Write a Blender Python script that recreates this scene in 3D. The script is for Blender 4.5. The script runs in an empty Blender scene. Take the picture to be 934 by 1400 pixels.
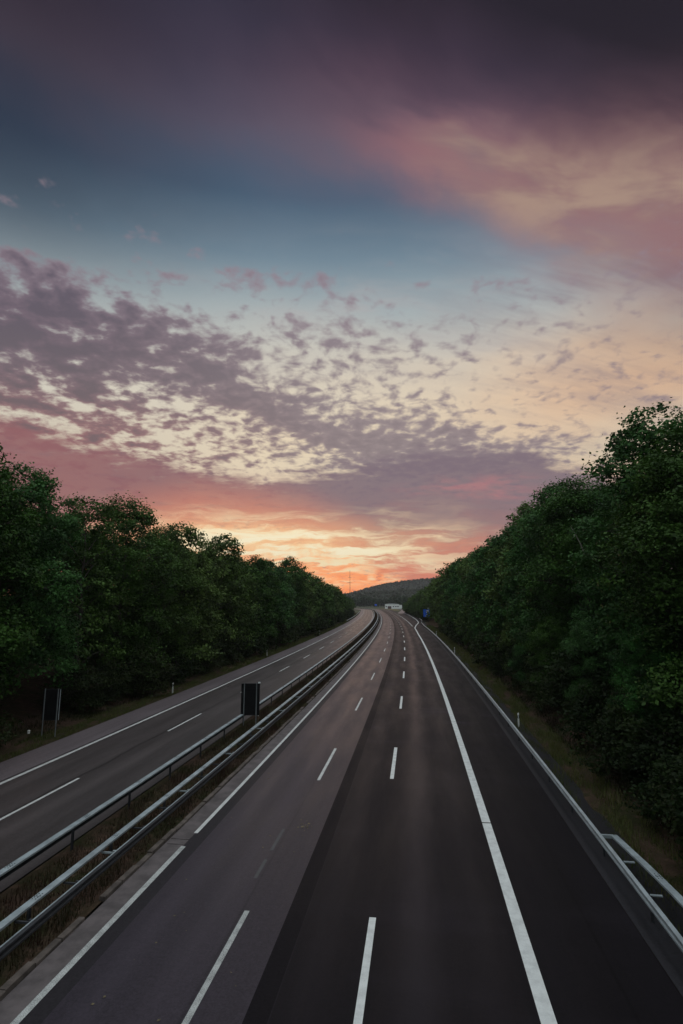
import bpy, bmesh, math, random
import numpy as np
from mathutils import Vector

scene = bpy.context.scene
col = scene.collection
R = math.radians


def lin(r, g, b):
    def f(c):
        c /= 255.0
        return c / 12.92 if c <= 0.04045 else ((c + 0.055) / 1.055) ** 2.4
    return (f(r), f(g), f(b), 1.0)


# ------------------------------------------------------------------ camera
cam_data = bpy.data.cameras.new('camera')
cam = bpy.data.objects.new('camera', cam_data)
col.objects.link(cam)
CAM_H = 8.8
cam.location = (0.0, 0.0, CAM_H)
cam.rotation_euler = (R(90 + 9.23), 0.0, 0.0)
cam_data.sensor_width = 36.0
cam_data.lens = 748.0 / 1400.0 * 36.0
cam_data.clip_end = 20000.0
cam_data.clip_start = 0.1
scene.camera = cam

# ------------------------------------------------------------------ exposure
vs = scene.view_settings
scene.display_settings.display_device = 'sRGB'
vs.view_transform = 'Standard'
vs.look = 'None'
vs.gamma = 1.0
vs.exposure = 0.0
vs.use_curve_mapping = False
scene.cycles.max_bounces = 4
scene.cycles.diffuse_bounces = 1
scene.cycles.transparent_max_bounces = 8
scene.cycles.volume_bounces = 0

# ------------------------------------------------------------------ node maths helper
class Net:
    def __init__(self, tree):
        self.t = tree

    def node(self, kind, **props):
        n = self.t.nodes.new(kind)
        for k, v in props.items():
            setattr(n, k, v)
        return n

    def put(self, sock, v):
        if isinstance(v, S):
            self.t.links.new(v.s, sock)
        elif isinstance(v, bpy.types.NodeSocket):
            self.t.links.new(v, sock)
        else:
            sock.default_value = v

    def m(self, op, a, b=None, c=None, clamp=False):
        n = self.node('ShaderNodeMath', operation=op, use_clamp=clamp)
        self.put(n.inputs[0], a)
        if b is not None:
            self.put(n.inputs[1], b)
        if c is not None:
            self.put(n.inputs[2], c)
        return S(self, n.outputs[0])

    def step(self, x, lo, hi, a=0.0, b=1.0, smooth=True):
        n = self.node('ShaderNodeMapRange', interpolation_type='SMOOTHSTEP' if smooth else 'LINEAR', clamp=True)
        for i, v in enumerate((x, lo, hi, a, b)):
            self.put(n.inputs[i], v)
        return S(self, n.outputs[0])

    def vec(self, x, y, z):
        n = self.node('ShaderNodeCombineXYZ')
        for i, v in enumerate((x, y, z)):
            self.put(n.inputs[i], v)
        return S(self, n.outputs[0])

    def noise(self, v, scale=1.0, detail=2.0, rough=0.5, dist=0.0, outs='Fac', lac=2.0):
        n = self.node('ShaderNodeTexNoise')
        self.put(n.inputs['Vector'], v)
        n.inputs['Scale'].default_value = scale
        n.inputs['Detail'].default_value = detail
        n.inputs['Roughness'].default_value = rough
        n.inputs['Lacunarity'].default_value = lac
        n.inputs['Distortion'].default_value = dist
        return S(self, n.outputs[0 if outs == 'Fac' else 1])

    def ramp(self, x, lo, hi, stops, interp='LINEAR'):
        n = self.node('ShaderNodeValToRGB')
        self.put(n.inputs[0], self.step(x, lo, hi, smooth=False))
        e = n.color_ramp.elements
        n.color_ramp.interpolation = interp
        while len(e) < len(stops):
            e.new(0.5)
        for el, (p, c) in zip(e, stops):
            el.position = (p - lo) / (hi - lo)
            el.color = c
        return S(self, n.outputs[0])

    def curve(self, x, pts):
        """piecewise-linear function of a socket"""
        lo, hi = pts[0][0], pts[-1][0]
        ys = [p[1] for p in pts]
        a, b = min(ys), max(ys)
        st = [(p[0], ((p[1] - a) / (b - a),) * 3 + (1,)) for p in pts]
        return self.ramp(x, lo, hi, st) * (b - a) + a

    def mix(self, fac, a, b, mode='MIX'):
        n = self.node('ShaderNodeMix', data_type='RGBA', blend_type=mode)
        self.put(n.inputs[0], fac)
        self.put(n.inputs[6], a)
        self.put(n.inputs[7], b)
        return S(self, n.outputs[2])

    def gauss(self, x, y, cx, cy, sx, sy, rot=0.0):
        c, s = math.cos(R(rot)), math.sin(R(rot))
        dx, dy = x - cx, y - cy
        u = (dx * c + dy * s) * (1 / sx)
        v = (dy * c - dx * s) * (1 / sy)
        return self.m('EXPONENT', (u * u + v * v) * -0.5)


class S:
    def __init__(self, net, s):
        self.n, self.s = net, s

    def __add__(self, o): return self.n.m('ADD', self, o)
    __radd__ = __add__
    def __sub__(self, o): return self.n.m('SUBTRACT', self, o)
    def __rsub__(self, o): return self.n.m('SUBTRACT', o, self)
    def __mul__(self, o): return self.n.m('MULTIPLY', self, o)
    __rmul__ = __mul__
    def __truediv__(self, o): return self.n.m('DIVIDE', self, o)


# ------------------------------------------------------------------ sky
BACK = 0.45                        # brightness of the low sky behind the camera


def rgb4(v):
    return (v, v, v, 1.0)


SUN_EL, SUN_AZ = 1.6, -3.0        # degrees; azimuth measured from +Y towards +X
world = bpy.data.worlds.new('World')
scene.world = world
world.use_nodes = True
wt = world.node_tree
wt.nodes.clear()
W = Net(wt)
tc = W.node('ShaderNodeTexCoord')
sep = W.node('ShaderNodeSeparateXYZ')
wt.links.new(tc.outputs['Generated'], sep.inputs[0])
dx, dy, dz = (S(W, sep.outputs[i]) for i in range(3))
DEG = 57.29578
az = W.m('ARCTAN2', dx, dy) * DEG
el = W.m('ARCSINE', dz) * DEG
el0 = W.m('MAXIMUM', el, 0.0)
zc = W.m('MAXIMUM', dz, 0.0) + 0.16
cx_, cy_ = dx / zc, dy / zc                      # position on a flat cloud deck overhead
P = W.vec(cx_, cy_, 0.0)

# slow warps so that no mask keeps a clean outline
w1 = W.noise(P, 2.2, 4, 0.55) - 0.5
w2 = W.noise(W.vec(cx_ + 7.3, cy_ - 3.1, 0.0), 2.2, 4, 0.55) - 0.5
wa = az + w1 * 14.0
we = el + w2 * 7.0

# clear air behind the clouds
clear = W.ramp(el0, 0, 90, [
    (0.0, lin(222, 120, 86)), (2.5, lin(246, 142, 92)), (5.5, lin(250, 172, 116)),
    (9.0, lin(222, 172, 140)), (14.0, lin(206, 194, 172)), (20.0, lin(208, 205, 192)),
    (25.0, lin(184, 189, 187)), (29.0, lin(156, 171, 177)), (34.0, lin(108, 131, 147)),
    (39.0, lin(68, 92, 114)), (44.0, lin(56, 76, 100)), (48.0, lin(46, 56, 76)), (53.0, lin(40, 42, 58)),
    (90.0, lin(40, 44, 62))])
sky_tex = W.node('ShaderNodeTexSky', sky_type='NISHITA')
sky_tex.sun_disc = False
sky_tex.sun_elevation = R(SUN_EL)
sky_tex.sun_rotation = R(SUN_AZ)
sky_tex.altitude = 300.0
sky_tex.dust_density = 2.0
c = W.mix(0.012, clear, S(W, sky_tex.outputs[0]))

# warm right-hand side, cream veil
warm = W.gauss(wa, we, 22, 20.0, 14, 4.2)
c = W.mix(warm * 0.8, c, lin(228, 196, 162))
warm2 = W.gauss(wa, we, 30, 20, 9, 3)
c = W.mix(warm2 * 0.6, c, lin(222, 176, 142))
st1 = W.noise(W.vec(cx_ * 1.0, cy_ * 4.0 - cx_ * 1.2, 2.0), 2.2, 4, 0.6)
c = W.mix(W.step(st1, 0.40, 0.75) * W.gauss(az, el, 27, 20, 12, 6) * 0.55, c, lin(158, 140, 140))
c = W.mix(W.step(st1, 0.35, 0.7) * W.gauss(az, el, 33, 29, 12, 3.5) * 0.8, c, lin(112, 100, 118))
# pale lit gap left of centre
gap = W.gauss(wa, we, -8, 19.5, 15, 5.5)
c = W.mix(gap * 0.7, c, lin(218, 207, 188))
c = W.mix(W.gauss(wa, we, -1, 16.0, 11, 3.2) * 0.8, c, lin(238, 218, 186))
# thin haze wisps at mid height
wisp = W.noise(W.vec(cx_ * 1.2, cy_ * 2.4, 5.0), 3.0, 4, 0.6, 0.4)
c = W.mix(W.step(wisp, 0.42, 0.8) * W.gauss(az, el, 4, 28, 18, 4) * 0.6, c, lin(178, 172, 172))
# left and right sides darkened: lens vignette put into the sky colour
c = W.mix(W.step(wa, -6, -38) * W.step(el, 22, 38) * 0.75, c, lin(36, 41, 58))
c = W.mix(W.step(wa, 20, 42) * W.step(el, 12, 24) * 0.42, c, lin(60, 54, 66))

# high veil: purple overcast above a salmon and cream rim that falls to the right
vc = W.curve(az, [(-40, 45), (-26, 44.5), (-8, 44.0), (6, 43.0), (15, 41.0), (24, 36.5), (36, 31.0), (60, 24)])
vn = W.noise(W.vec(az * 0.055 - el * 0.026, el * 0.16 + az * 0.075 + w1 * 1.2, 9.0), 1.0, 5, 0.58, 0.3) - 0.5
tv = el - vc + w2 * 7.0 + vn * 5.0
va = W.ramp(tv, -10, 12, [(-10, (0,) * 3 + (1,)), (-6, (0.05,) * 3 + (1,)), (-3, (0.32,) * 3 + (1,)),
                          (0, (0.74,) * 3 + (1,)), (4, (0.86,) * 3 + (1,)), (12, (0.97,) * 3 + (1,))])
vcol = W.ramp(tv, -10, 12, [(-10, lin(104, 104, 124)), (-4.5, lin(122, 108, 124)), (-1.5, lin(130, 104, 114)),
                            (1.5, lin(112, 86, 98)), (4.5, lin(86, 66, 80)), (8, lin(62, 50, 64)), (12, lin(40, 35, 45))])
leftdim = W.step(az, 8, -22)
vcol = W.mix(leftdim * 0.5, vcol, lin(58, 52, 70))
c = W.mix(va * (1 - leftdim * 0.35), c, vcol)
# salmon rim and cream heart of the veil
hc = W.curve(az, [(-10, 45.5), (4, 43.6), (12, 41.8), (20, 38.9), (28, 36.2), (38, 33.0), (60, 24)])
th = el - hc + vn * 7.0 + w1 * 5.0
hs = W.curve(az, [(-10, 0.5), (4, 0.9), (12, 1.6), (20, 2.6), (30, 3.7), (60, 4)])
thn = W.m('MINIMUM', th, 0.0) * 0.55 + W.m('MAXIMUM', th, 0.0)
rr_ = thn / hs
rim = W.m('EXPONENT', rr_ * rr_ * -0.55) * W.step(az, -4, 12) * W.step(vn, -0.30, 0.12, 0.45, 1.0)
heart = W.m('EXPONENT', rr_ * rr_ * -1.5) * W.step(az, 4, 16) * W.step(wisp, 0.30, 0.62, 0.35, 1.0)
c = W.mix(rim * 0.62, c, lin(160, 110, 114))
hcol = W.mix(W.step(wisp, 0.35, 0.65), lin(148, 124, 116), lin(172, 148, 130))
c = W.mix(heart * 0.80, c, hcol)

# upper corners darkened too, more vignette painted into the sky
c = W.mix(W.step(el, 36, 50) * W.step(W.m('ABSOLUTE', az), 12, 36) * 0.6, c, lin(33, 30, 37))

# altocumulus puffs
pw = W.noise(P, 5.0, 2, 0.5, outs='Color')
pv = W.node('ShaderNodeVectorMath', operation='MULTIPLY_ADD')
W.put(pv.inputs[0], pw)
pv.inputs[1].default_value = (0.12, 0.12, 0.12)
W.put(pv.inputs[2], W.vec(cx_ * 1.3, cy_ * 1.15, 0.0))
puff = W.noise(S(W, pv.outputs[0]), 16.0, 3, 0.5)
mid_ = W.noise(W.vec(cx_ * 1.15 + 5.0, cy_ * 1.2, 6.0), 7.5, 4, 0.58)
big = W.noise(W.vec(cx_ + 2.0, cy_ * 1.4, 3.0), 4.0, 3, 0.55)
bandc = W.curve(az, [(-60, 30), (-34, 26.0), (-24, 25.4), (-18, 24.0), (-10, 20.6), (0, 16.8), (10, 15.6), (22, 15.0), (40, 12)])
bands = W.curve(az, [(-60, 4.5), (-30, 3.6), (-18, 1.8), (-8, 1.7), (4, 2.2), (14, 2.0), (24, 1.0), (40, 0.6)])
q = (we - bandc) / bands
band = W.m('EXPONENT', q * q * -0.5) * W.step(az, 28, 16)
field = W.step(wa, 17, -2) * W.step(we, 31, 26) * W.step(el, 11, 15)
cov = band * W.step(az, -4, -22, 0.185, 0.16) + field * 0.075 + W.gauss(wa, we, -33, 19, 9, 4) * 0.10 + W.gauss(wa, we, -6, 32.5, 5.5, 1.0) * 0.16 + W.step(el, 29, 36) * -0.12 + W.step(el, 36, 42) * -0.4
fine = W.step(az, -24, -4, 0.40, 0.60)
dd = puff * fine + (mid_ - 0.5) * W.step(az, -2, -20, 0.0, 0.55) + mid_ * (0.78 - fine) + big * 0.22 + cov
dens = W.step(dd, 0.50, 0.69)
pcol = W.mix(W.step(az, -34, 8), lin(104, 80, 98), lin(140, 126, 134))
pcol = W.mix(W.step(el, 22, 15) * W.step(az, 0, -26), pcol, lin(142, 92, 100))
pcol = W.mix(W.step(el, 24, 33), pcol, lin(146, 128, 138))
pcol = W.mix(W.step(dd, 0.60, 0.84) * 0.75, pcol, W.mix(W.step(az, -30, 6), lin(66, 54, 74), lin(110, 98, 112)))
c = W.mix(dens * 0.86, c, pcol)

# low grey-mauve bank
hi = W.curve(az, [(-60, 18), (-33, 15.8), (-25, 14.6), (-17, 13.2), (-8, 12.4), (0, 13.6), (8, 15.5), (18, 15.2), (24, 12.5), (34, 9), (60, 8)])
lo = W.curve(az, [(-60, -3), (-33, -2.0), (-22, 5.4), (-15, 7.4), (-9, 7.2), (-4, 6.4), (0, 5.0), (4, 2.6), (8, 0.6), (14, -2), (34, -3), (60, -3)])
bn = W.noise(W.vec(cx_ * 1.3, cy_ * 2.0, 4.0), 5.0, 5, 0.6) - 0.5
bank = W.step(el + bn * 5.0 + w2 * 2.0, hi + 1.0, hi - 1.2) * W.step(el + bn * 3.6, lo - 1.0, lo + 1.8)
bcol = W.mix(W.step(az, -30, 6), lin(146, 98, 101), lin(126, 110, 120))
low = W.step((el - lo), 6.5, 0.0)
bcol = W.mix(low * W.step(az, 14, -4) * 0.9, bcol, lin(220, 134, 108))
bcol = W.mix(W.gauss(wa, we, 9, 3.0, 7, 2.6) * 0.85, bcol, lin(230, 138, 112))
bcol = W.mix(W.gauss(wa, we, 14, 11.3, 4, 0.7) * W.step(bn, -0.15, 0.15) * 0.7, bcol, lin(190, 122, 126))
bcol = W.mix(W.step(bn, 0.0, 0.25) * 0.25, bcol, lin(104, 92, 106))
c = W.mix(bank * 0.93, c, bcol)

# streaks of lit cloud and the glow where the sun has just gone
sn = W.noise(W.vec(az * 0.13, el * 0.95 + w2 * 2.5, 1.0), 1.0, 5, 0.6, 0.5)
glow = W.gauss(wa, el, -8, 5.7, 10.5, 1.6)
c = W.mix(glow * 0.85, c, lin(255, 214, 160))
c = W.mix(W.step(sn, 0.43, 0.60) * W.m('MINIMUM', W.gauss(wa, we, -7, 4.9, 11, 2.0) * 1.7, 1.0), c, lin(255, 232, 184))
c = W.mix(W.step(sn, 0.46, 0.60) * W.m('MINIMUM', W.gauss(wa, we, -5, 5.6, 7, 1.1) * 1.4, 1.0), c, lin(255, 242, 206))
c = W.mix(W.step(sn, 0.52, 0.34) * W.gauss(az, el, -2, 3.4, 16, 2.6) * 0.6, c, lin(224, 120, 88))

# unseen sky behind and overhead, brightened as added fill for road and trees
back = W.step(W.m('ABSOLUTE', az), 48, 95)
top = W.step(el, 56, 66)
fill_sky = W.ramp(el0, 0, 90, [(0, rgb4(0.3)), (8, rgb4(BACK)), (32, rgb4(BACK)), (60, rgb4(1.15)), (90, rgb4(1.6))])
amb = W.m('MAXIMUM', back, top)
c = W.mix(amb, c, W.mix(1.0, fill_sky, (0.88, 0.97, 1.0, 1.0), 'MULTIPLY'))
c = W.mix(W.step(el, 0.0, -4.0), c, lin(60, 55, 58))
bg = W.node('ShaderNodeBackground')
W.put(bg.inputs['Color'], c)
bg.inputs['Strength'].default_value = 1.0
wo = W.node('ShaderNodeOutputWorld')
wt.links.new(bg.outputs[0], wo.inputs[0])

# ------------------------------------------------------------------ sun (just on the horizon, veiled)
sun_data = bpy.data.lights.new('sun', 'SUN')
sun_data.energy = 0.12
sun_data.angle = R(3.0)
sun_data.color = (1.0, 0.62, 0.36)
sun = bpy.data.objects.new('sun', sun_data)
col.objects.link(sun)
sd = Vector((math.sin(R(SUN_AZ)) * math.cos(R(SUN_EL)), math.cos(R(SUN_AZ)) * math.cos(R(SUN_EL)), math.sin(R(SUN_EL))))
sun.rotation_euler = sd.to_track_quat('Z', 'Y').to_euler()
sun.location = (0, 0, 60)

# ====================================================================== road line
# The motorway's reference line (the joint between its two right-hand lanes), metres.
PC = [9.41241463e-11, -5.59637585e-09, -1.41976071e-04, 1.41446771e-01, -1.48874943]
_y = np.arange(-120.0, 540.01, 1.0)
_px = np.polyval(PC, np.maximum(_y, -60)) + np.minimum(_y + 60, 0) * 0.158
pts = [np.array(p) for p in zip(_px, _y)]
h = math.atan(pts[-1][0] - pts[-2][0])
BEND_R = 250.0
for i in range(900):
    if h > R(-82):
        h -= 1.0 / BEND_R
    p = pts[-1] + np.array((math.sin(h), math.cos(h)))
    pts.append(p)
LINE = np.array(pts)
_seg = np.linalg.norm(np.diff(LINE, axis=0), axis=1)
ARC = np.concatenate(([0], np.cumsum(_seg)))
ARC -= np.interp(0.0, LINE[:660, 1], ARC[:660])
_tan = np.gradient(LINE, axis=0)
_tan /= np.linalg.norm(_tan, axis=1)[:, None]


def at(s, off=0.0, z=0.0):
    x = np.interp(s, ARC, LINE[:, 0]); y = np.interp(s, ARC, LINE[:, 1])
    tx = np.interp(s, ARC, _tan[:, 0]); ty = np.interp(s, ARC, _tan[:, 1])
    l = math.hypot(tx, ty)
    return Vector((x + off * ty / l, y - off * tx / l, z))


def heading(s):
    return math.atan2(np.interp(s, ARC, _tan[:, 0]), np.interp(s, ARC, _tan[:, 1]))


def fn(v):
    """constant or list of (s, value) pairs -> function of s"""
    if isinstance(v, (int, float)):
        return lambda s: v
    xs = [p[0] for p in v]; ys = [p[1] for p in v]
    return lambda s: float(np.interp(s, xs, ys))


# ====================================================================== object helpers
def props(o, label=None, cat=None, group=None, kind=None):
    if label: o['label'] = label
    if cat: o['category'] = cat
    if group: o['group'] = group
    if kind: o['kind'] = kind
    return o


def link(name, me, parent=None):
    o = bpy.data.objects.new(name, me)
    col.objects.link(o)
    if parent is not None:
        o.parent = parent
    return o


def empty(name, loc, rotz=0.0):
    o = bpy.data.objects.new(name, None)
    o.location = loc
    o.rotation_euler = (0, 0, rotz)
    o.empty_display_size = 0.3
    col.objects.link(o)
    return o


class MB:
    """collects verts and faces for one mesh"""
    def __init__(self):
        self.v, self.f, self.uv = [], [], None

    def box(self, cx, cy, cz, sx, sy, sz, rot=0.0):
        b = len(self.v)
        c, s = math.cos(rot), math.sin(rot)
        for dx_ in (-.5, .5):
            for dy_ in (-.5, .5):
                for dz_ in (-.5, .5):
                    x, y = dx_ * sx, dy_ * sy
                    self.v.append((cx + x * c - y * s, cy + x * s + y * c, cz + dz_ * sz))
        for q_ in ((0, 1, 3, 2), (4, 6, 7, 5), (0, 4, 5, 1), (2, 3, 7, 6), (0, 2, 6, 4), (1, 5, 7, 3)):
            self.f.append(tuple(b + i for i in q_))
        return self

    def tube(self, p0, p1, r0, r1, n=6, cap=True):
        p0, p1 = Vector(p0), Vector(p1)
        d = (p1 - p0)
        if d.length < 1e-6:
            return self
        d.normalize()
        a = d.orthogonal().normalized(); b_ = d.cross(a)
        b = len(self.v)
        for p, r in ((p0, r0), (p1, r1)):
            for i in range(n):
                t = 2 * math.pi * i / n
                self.v.append(tuple(p + a * (math.cos(t) * r) + b_ * (math.sin(t) * r)))
        for i in range(n):
            j = (i + 1) % n
            self.f.append((b + i, b + j, b + n + j, b + n + i))
        if cap:
            self.f.append(tuple(b + n + i for i in range(n)))
            self.f.append(tuple(b + n - 1 - i for i in range(n)))
        return self

    def sweep(self, prof, s0, s1, ds, off=0.0, closed=True, caps=True):
        """profile [(lateral, z)] carried along the road line"""
        off = fn(off)
        ss = np.linspace(s0, s1, max(2, int(math.ceil((s1 - s0) / ds)) + 1))
        n = len(prof); b = len(self.v)
        for s in ss:
            o_ = off(s)
            for (u, z) in prof:
                p = at(s, o_ + u, z)
                self.v.append((p.x, p.y, p.z))
        for k in range(len(ss) - 1):
            for i in range(n if closed else n - 1):
                j = (i + 1) % n
                self.f.append((b + k * n + i, b + k * n + j, b + (k + 1) * n + j, b + (k + 1) * n + i))
        if closed and caps:
            self.f.append(tuple(b + i for i in range(n)))
            e = b + (len(ss) - 1) * n
            self.f.append(tuple(e + n - 1 - i for i in range(n)))
        return self

    def build(self, name, mat, parent=None, smooth=False):
        me = bpy.data.meshes.new(name)
        me.from_pydata([tuple(v) for v in self.v], [], self.f)
        me.update()
        bm = bmesh.new(); bm.from_mesh(me)
        bmesh.ops.recalc_face_normals(bm, faces=bm.faces)
        bm.to_mesh(me); bm.free()
        if mat is not None:
            me.materials.append(mat)
        if smooth:
            me.polygons.foreach_set('use_smooth', [True] * len(me.polygons))
        return link(name, me, parent)


def strip(name, o0, o1, z, s0, s1, ds, mat, parent=None, nu=1):
    """flat ribbon of road surface, UV = (offset, distance) in metres"""
    f0, f1, fz = fn(o0), fn(o1), fn(z)
    ss = np.linspace(s0, s1, max(2, int(math.ceil((s1 - s0) / ds)) + 1))
    v, uv, f = [], [], []
    for s in ss:
        for k in range(nu + 1):
            o_ = f0(s) + (f1(s) - f0(s)) * k / nu
            p = at(s, o_, fz(s)); v.append((p.x, p.y, p.z)); uv.append((o_, s))
    n = nu + 1
    for k in range(len(ss) - 1):
        for i in range(nu):
            f.append((k * n + i, k * n + i + 1, (k + 1) * n + i + 1, (k + 1) * n + i))
    me = bpy.data.meshes.new(name)
    me.from_pydata(v, [], f)
    l = me.uv_layers.new(name='UVMap')
    idx = np.zeros(len(me.loops), dtype=np.int32); me.loops.foreach_get('vertex_index', idx)
    l.data.foreach_set('uv', np.array(uv, dtype=np.float32)[idx].ravel())
    me.materials.append(mat); me.update()
    return link(name, me, parent)


# ====================================================================== materials
def material(name):
    m = bpy.data.materials.new(name)
    m.use_nodes = True
    m.node_tree.nodes.clear()
    n = Net(m.node_tree)
    out = n.node('ShaderNodeOutputMaterial')
    bs = n.node('ShaderNodeBsdfPrincipled')
    m.node_tree.links.new(bs.outputs[0], out.inputs[0])
    return m, n, bs, out


def rgb(r, g, b):
    return (r, g, b, 1.0)


def plain(name, c, rough=0.6, metal=0.0, var=0.25, scale=3.0, bump=0.0, spec=0.5):
    m, n, bs, out = material(name)
    t = S(n, n.node('ShaderNodeTexCoord').outputs['Object'])
    k = n.noise(t, scale, 5, 0.6)
    dark = tuple(x * (1 - var) for x in c[:3]) + (1,)
    lite = tuple(min(1, x * (1 + var)) for x in c[:3]) + (1,)
    n.put(bs.inputs['Base Color'], n.mix(n.step(k, 0.3, 0.7), dark, lite))
    n.put(bs.inputs['Roughness'], n.step(k, 0.2, 0.8, rough - 0.1, min(1, rough + 0.1)))
    bs.inputs['Metallic'].default_value = metal
    bs.inputs['Specular IOR Level'].default_value = spec
    if bump:
        bn_ = n.node('ShaderNodeBump'); bn_.inputs['Strength'].default_value = bump; bn_.inputs['Distance'].default_value = 0.02
        n.put(bn_.inputs['Height'], n.noise(t, scale * 8, 4, 0.6))
        n.put(bs.inputs['Normal'], S(n, bn_.outputs[0]))
    return m


def asphalt(name, base, tint_noise=0.25, lanes=None, rough=0.55, mottle=0.0, seams=(), spec=0.22):
    """base colour with aggregate speckle, wheel tracks at given offsets, roller mottling, sealed joints"""
    m, n, bs, out = material(name)
    uvn = n.node('ShaderNodeUVMap'); uvn.uv_map = 'UVMap'
    sp = n.node('ShaderNodeSeparateXYZ'); m.node_tree.links.new(uvn.outputs[0], sp.inputs[0])
    u, v = S(n, sp.outputs[0]), S(n, sp.outputs[1])
    uv = n.vec(u, v, 0.0)
    grit = n.noise(uv, 14.0, 5, 0.85)
    blot = n.noise(n.vec(u * 0.8, v * 0.12, 3.0), 1.0, 5, 0.6)
    long_ = n.noise(n.vec(u * 2.6, v * 0.02, 7.0), 1.0, 4, 0.65)
    grain = n.noise(uv, 5.0, 4, 0.8)
    f = (grit - 0.5) * 2.4 + (grain - 0.5) * 1.0 + (blot - 0.5) * tint_noise * 2.2 + (long_ - 0.5) * tint_noise * 2.4 + 1.0
    rg = n.step(blot, 0.25, 0.75, rough - 0.07, rough + 0.07)
    if lanes:
        tr = None
        for (c_, w_, a_) in lanes:
            d = (u + (blot - 0.5) * 0.25 - c_) * (1.0 / w_)
            g = n.m('EXPONENT', d * d * -0.5) * a_
            tr = g if tr is None else tr + g
        f = f + tr
        rg = rg - tr * 0.16
    if mottle:
        mo = n.noise(n.vec(u * 0.16, v * 0.42, 11.0), 1.0, 4, 0.62)
        zone = n.noise(n.vec(u * 0.02, v * 0.035, 15.0), 1.0, 2, 0.5)
        fine = n.noise(n.vec(u * 5.0, v * 0.35, 12.0), 1.0, 3, 0.6)
        mz = n.step(mo, 0.50, 0.72) * n.step(fine, 0.3, 0.7, 0.4, 1.0)
        f = f + mz * mottle * (n.step(v, 28, 46) * n.step(v, 115, 75) + 0.25)
    for (c_, w_, amt, wob) in seams:
        d = n.m('ABSOLUTE', u + (n.noise(n.vec(0.0, v * 0.25, c_), 1.0, 3, 0.6) - 0.5) * wob - c_)
        f = f + n.step(d, w_, w_ * 0.45) * amt
    f = n.m('MAXIMUM', f, 0.15)
    colr = n.mix(1.0, base, n.vec(f, f, f), 'MULTIPLY')
    n.put(bs.inputs['Base Color'], colr)
    n.put(bs.inputs['Roughness'], rg)
    bs.inputs['Specular IOR Level'].default_value = spec
    bp = n.node('ShaderNodeBump'); bp.inputs['Strength'].default_value = 0.35; bp.inputs['Distance'].default_value = 0.006
    n.put(bp.inputs['Height'], n.noise(uv, 60.0, 2, 0.6))
    n.put(bs.inputs['Normal'], S(n, bp.outputs[0]))
    return m


def paint(name, c, worn=0.2, speck=0.0):
    m, n, bs, out = material(name)
    uvn = n.node('ShaderNodeUVMap'); uvn.uv_map = 'UVMap'
    uv = S(n, uvn.outputs[0])
    a = n.noise(uv, 3.0, 5, 0.65)
    g = n.noise(uv, 45.0, 2, 0.7)
    k = n.step(a, 0.35, 0.7) * worn + n.step(g, 0.42, 0.62) * speck
    n.put(bs.inputs['Base Color'], n.mix(n.m('MINIMUM', k, 1.0), c, rgb(0.07, 0.068, 0.07)))
    bs.inputs['Roughness'].default_value = 0.6
    return m


M = {}
M['lane_grey'] = asphalt('old_grey_asphalt', rgb(0.037, 0.030, 0.039), 0.25, [(-5.9, .35, .25), (-4.4, .35, .25)], 0.40,
                         seams=[(-3.75, 0.05, -0.25, 0.04)])
M['lane_black'] = asphalt('new_black_asphalt', rgb(0.0080, 0.0065, 0.0088), 0.25, [(1.25, .42, .9), (2.9, .35, .35), (-1.2, .3, .3)], 0.52, spec=0.13, mottle=3.2,
                          seams=[(-1.9, 0.035, 0.9, 0.10), (5.9, 0.06, -0.3, 0.05)])
M['joint_strip'] = asphalt('sealed_joint_strip', rgb(0.0082, 0.0068, 0.0090), 0.15, None, 0.56, spec=0.10)
M['edge_strip'] = asphalt('dark_edge_strip', rgb(0.022, 0.019, 0.023), 0.2, None, 0.55)
M['lane_left'] = asphalt('left_carriageway_asphalt', rgb(0.068, 0.057, 0.058), 0.3, [(-18.1, .35, .3), (-16.4, .35, .3), (-14.6, .3, .3)], 0.38,
                         seams=[(-15.75, 0.10, -0.45, 0.5)])
M['shoulder'] = asphalt('pale_hard_shoulder', rgb(0.15, 0.125, 0.135), 0.3, None, 0.42, seams=[(-19.14, 0.10, -0.7, 0.03)])
M['rail_strip'] = asphalt('paved_strip_under_rail', rgb(0.022, 0.021, 0.025), 0.4, None, 0.5)
M['gutter'] = plain('gutter_concrete', rgb(0.105, 0.088, 0.090), 0.8, 0, 0.35, 1.5, 0.4)
M['kerb'] = plain('kerb_stone', rgb(0.10, 0.080, 0.070), 0.85, 0, 0.45, 2.5, 0.5)
M['paint_new'] = paint('new_white_paint', rgb(0.80, 0.82, 0.81), 0.24, 0.06)
M['paint_old'] = paint('worn_white_paint', rgb(0.62, 0.64, 0.63), 0.35, 0.55)
M['paint_mid'] = paint('weathered_white_paint', rgb(0.70, 0.71, 0.70), 0.3, 0.15)
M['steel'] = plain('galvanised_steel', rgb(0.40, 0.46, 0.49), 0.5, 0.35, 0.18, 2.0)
M['steel_dull'] = plain('dark_steel', rgb(0.045, 0.048, 0.055), 0.6, 0.3, 0.25, 3.0)  # much darker steel for beams, posts, joints and small fittings
M['sign_back'] = plain('sign_back_paint', rgb(0.011, 0.011, 0.012), 0.8, 0.0, 0.2, 2.0, spec=0.1)
M['white_plastic'] = plain('white_plastic', rgb(0.78, 0.79, 0.76), 0.5, 0, 0.06, 4.0)
M['black_plastic'] = plain('black_plastic', rgb(0.015, 0.015, 0.015), 0.5, 0, 0.1, 4.0)
M['blue_sign'] = plain('blue_sign_sheet', rgb(0.02, 0.14, 0.78), 0.45, 0, 0.06, 1.0)
M['white_sign'] = plain('white_sign_sheet', rgb(0.75, 0.80, 0.80), 0.45, 0, 0.05, 1.0)
M['facade'] = plain('white_facade', rgb(0.78, 0.80, 0.78), 0.7, 0, 0.06, 0.3)
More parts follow.
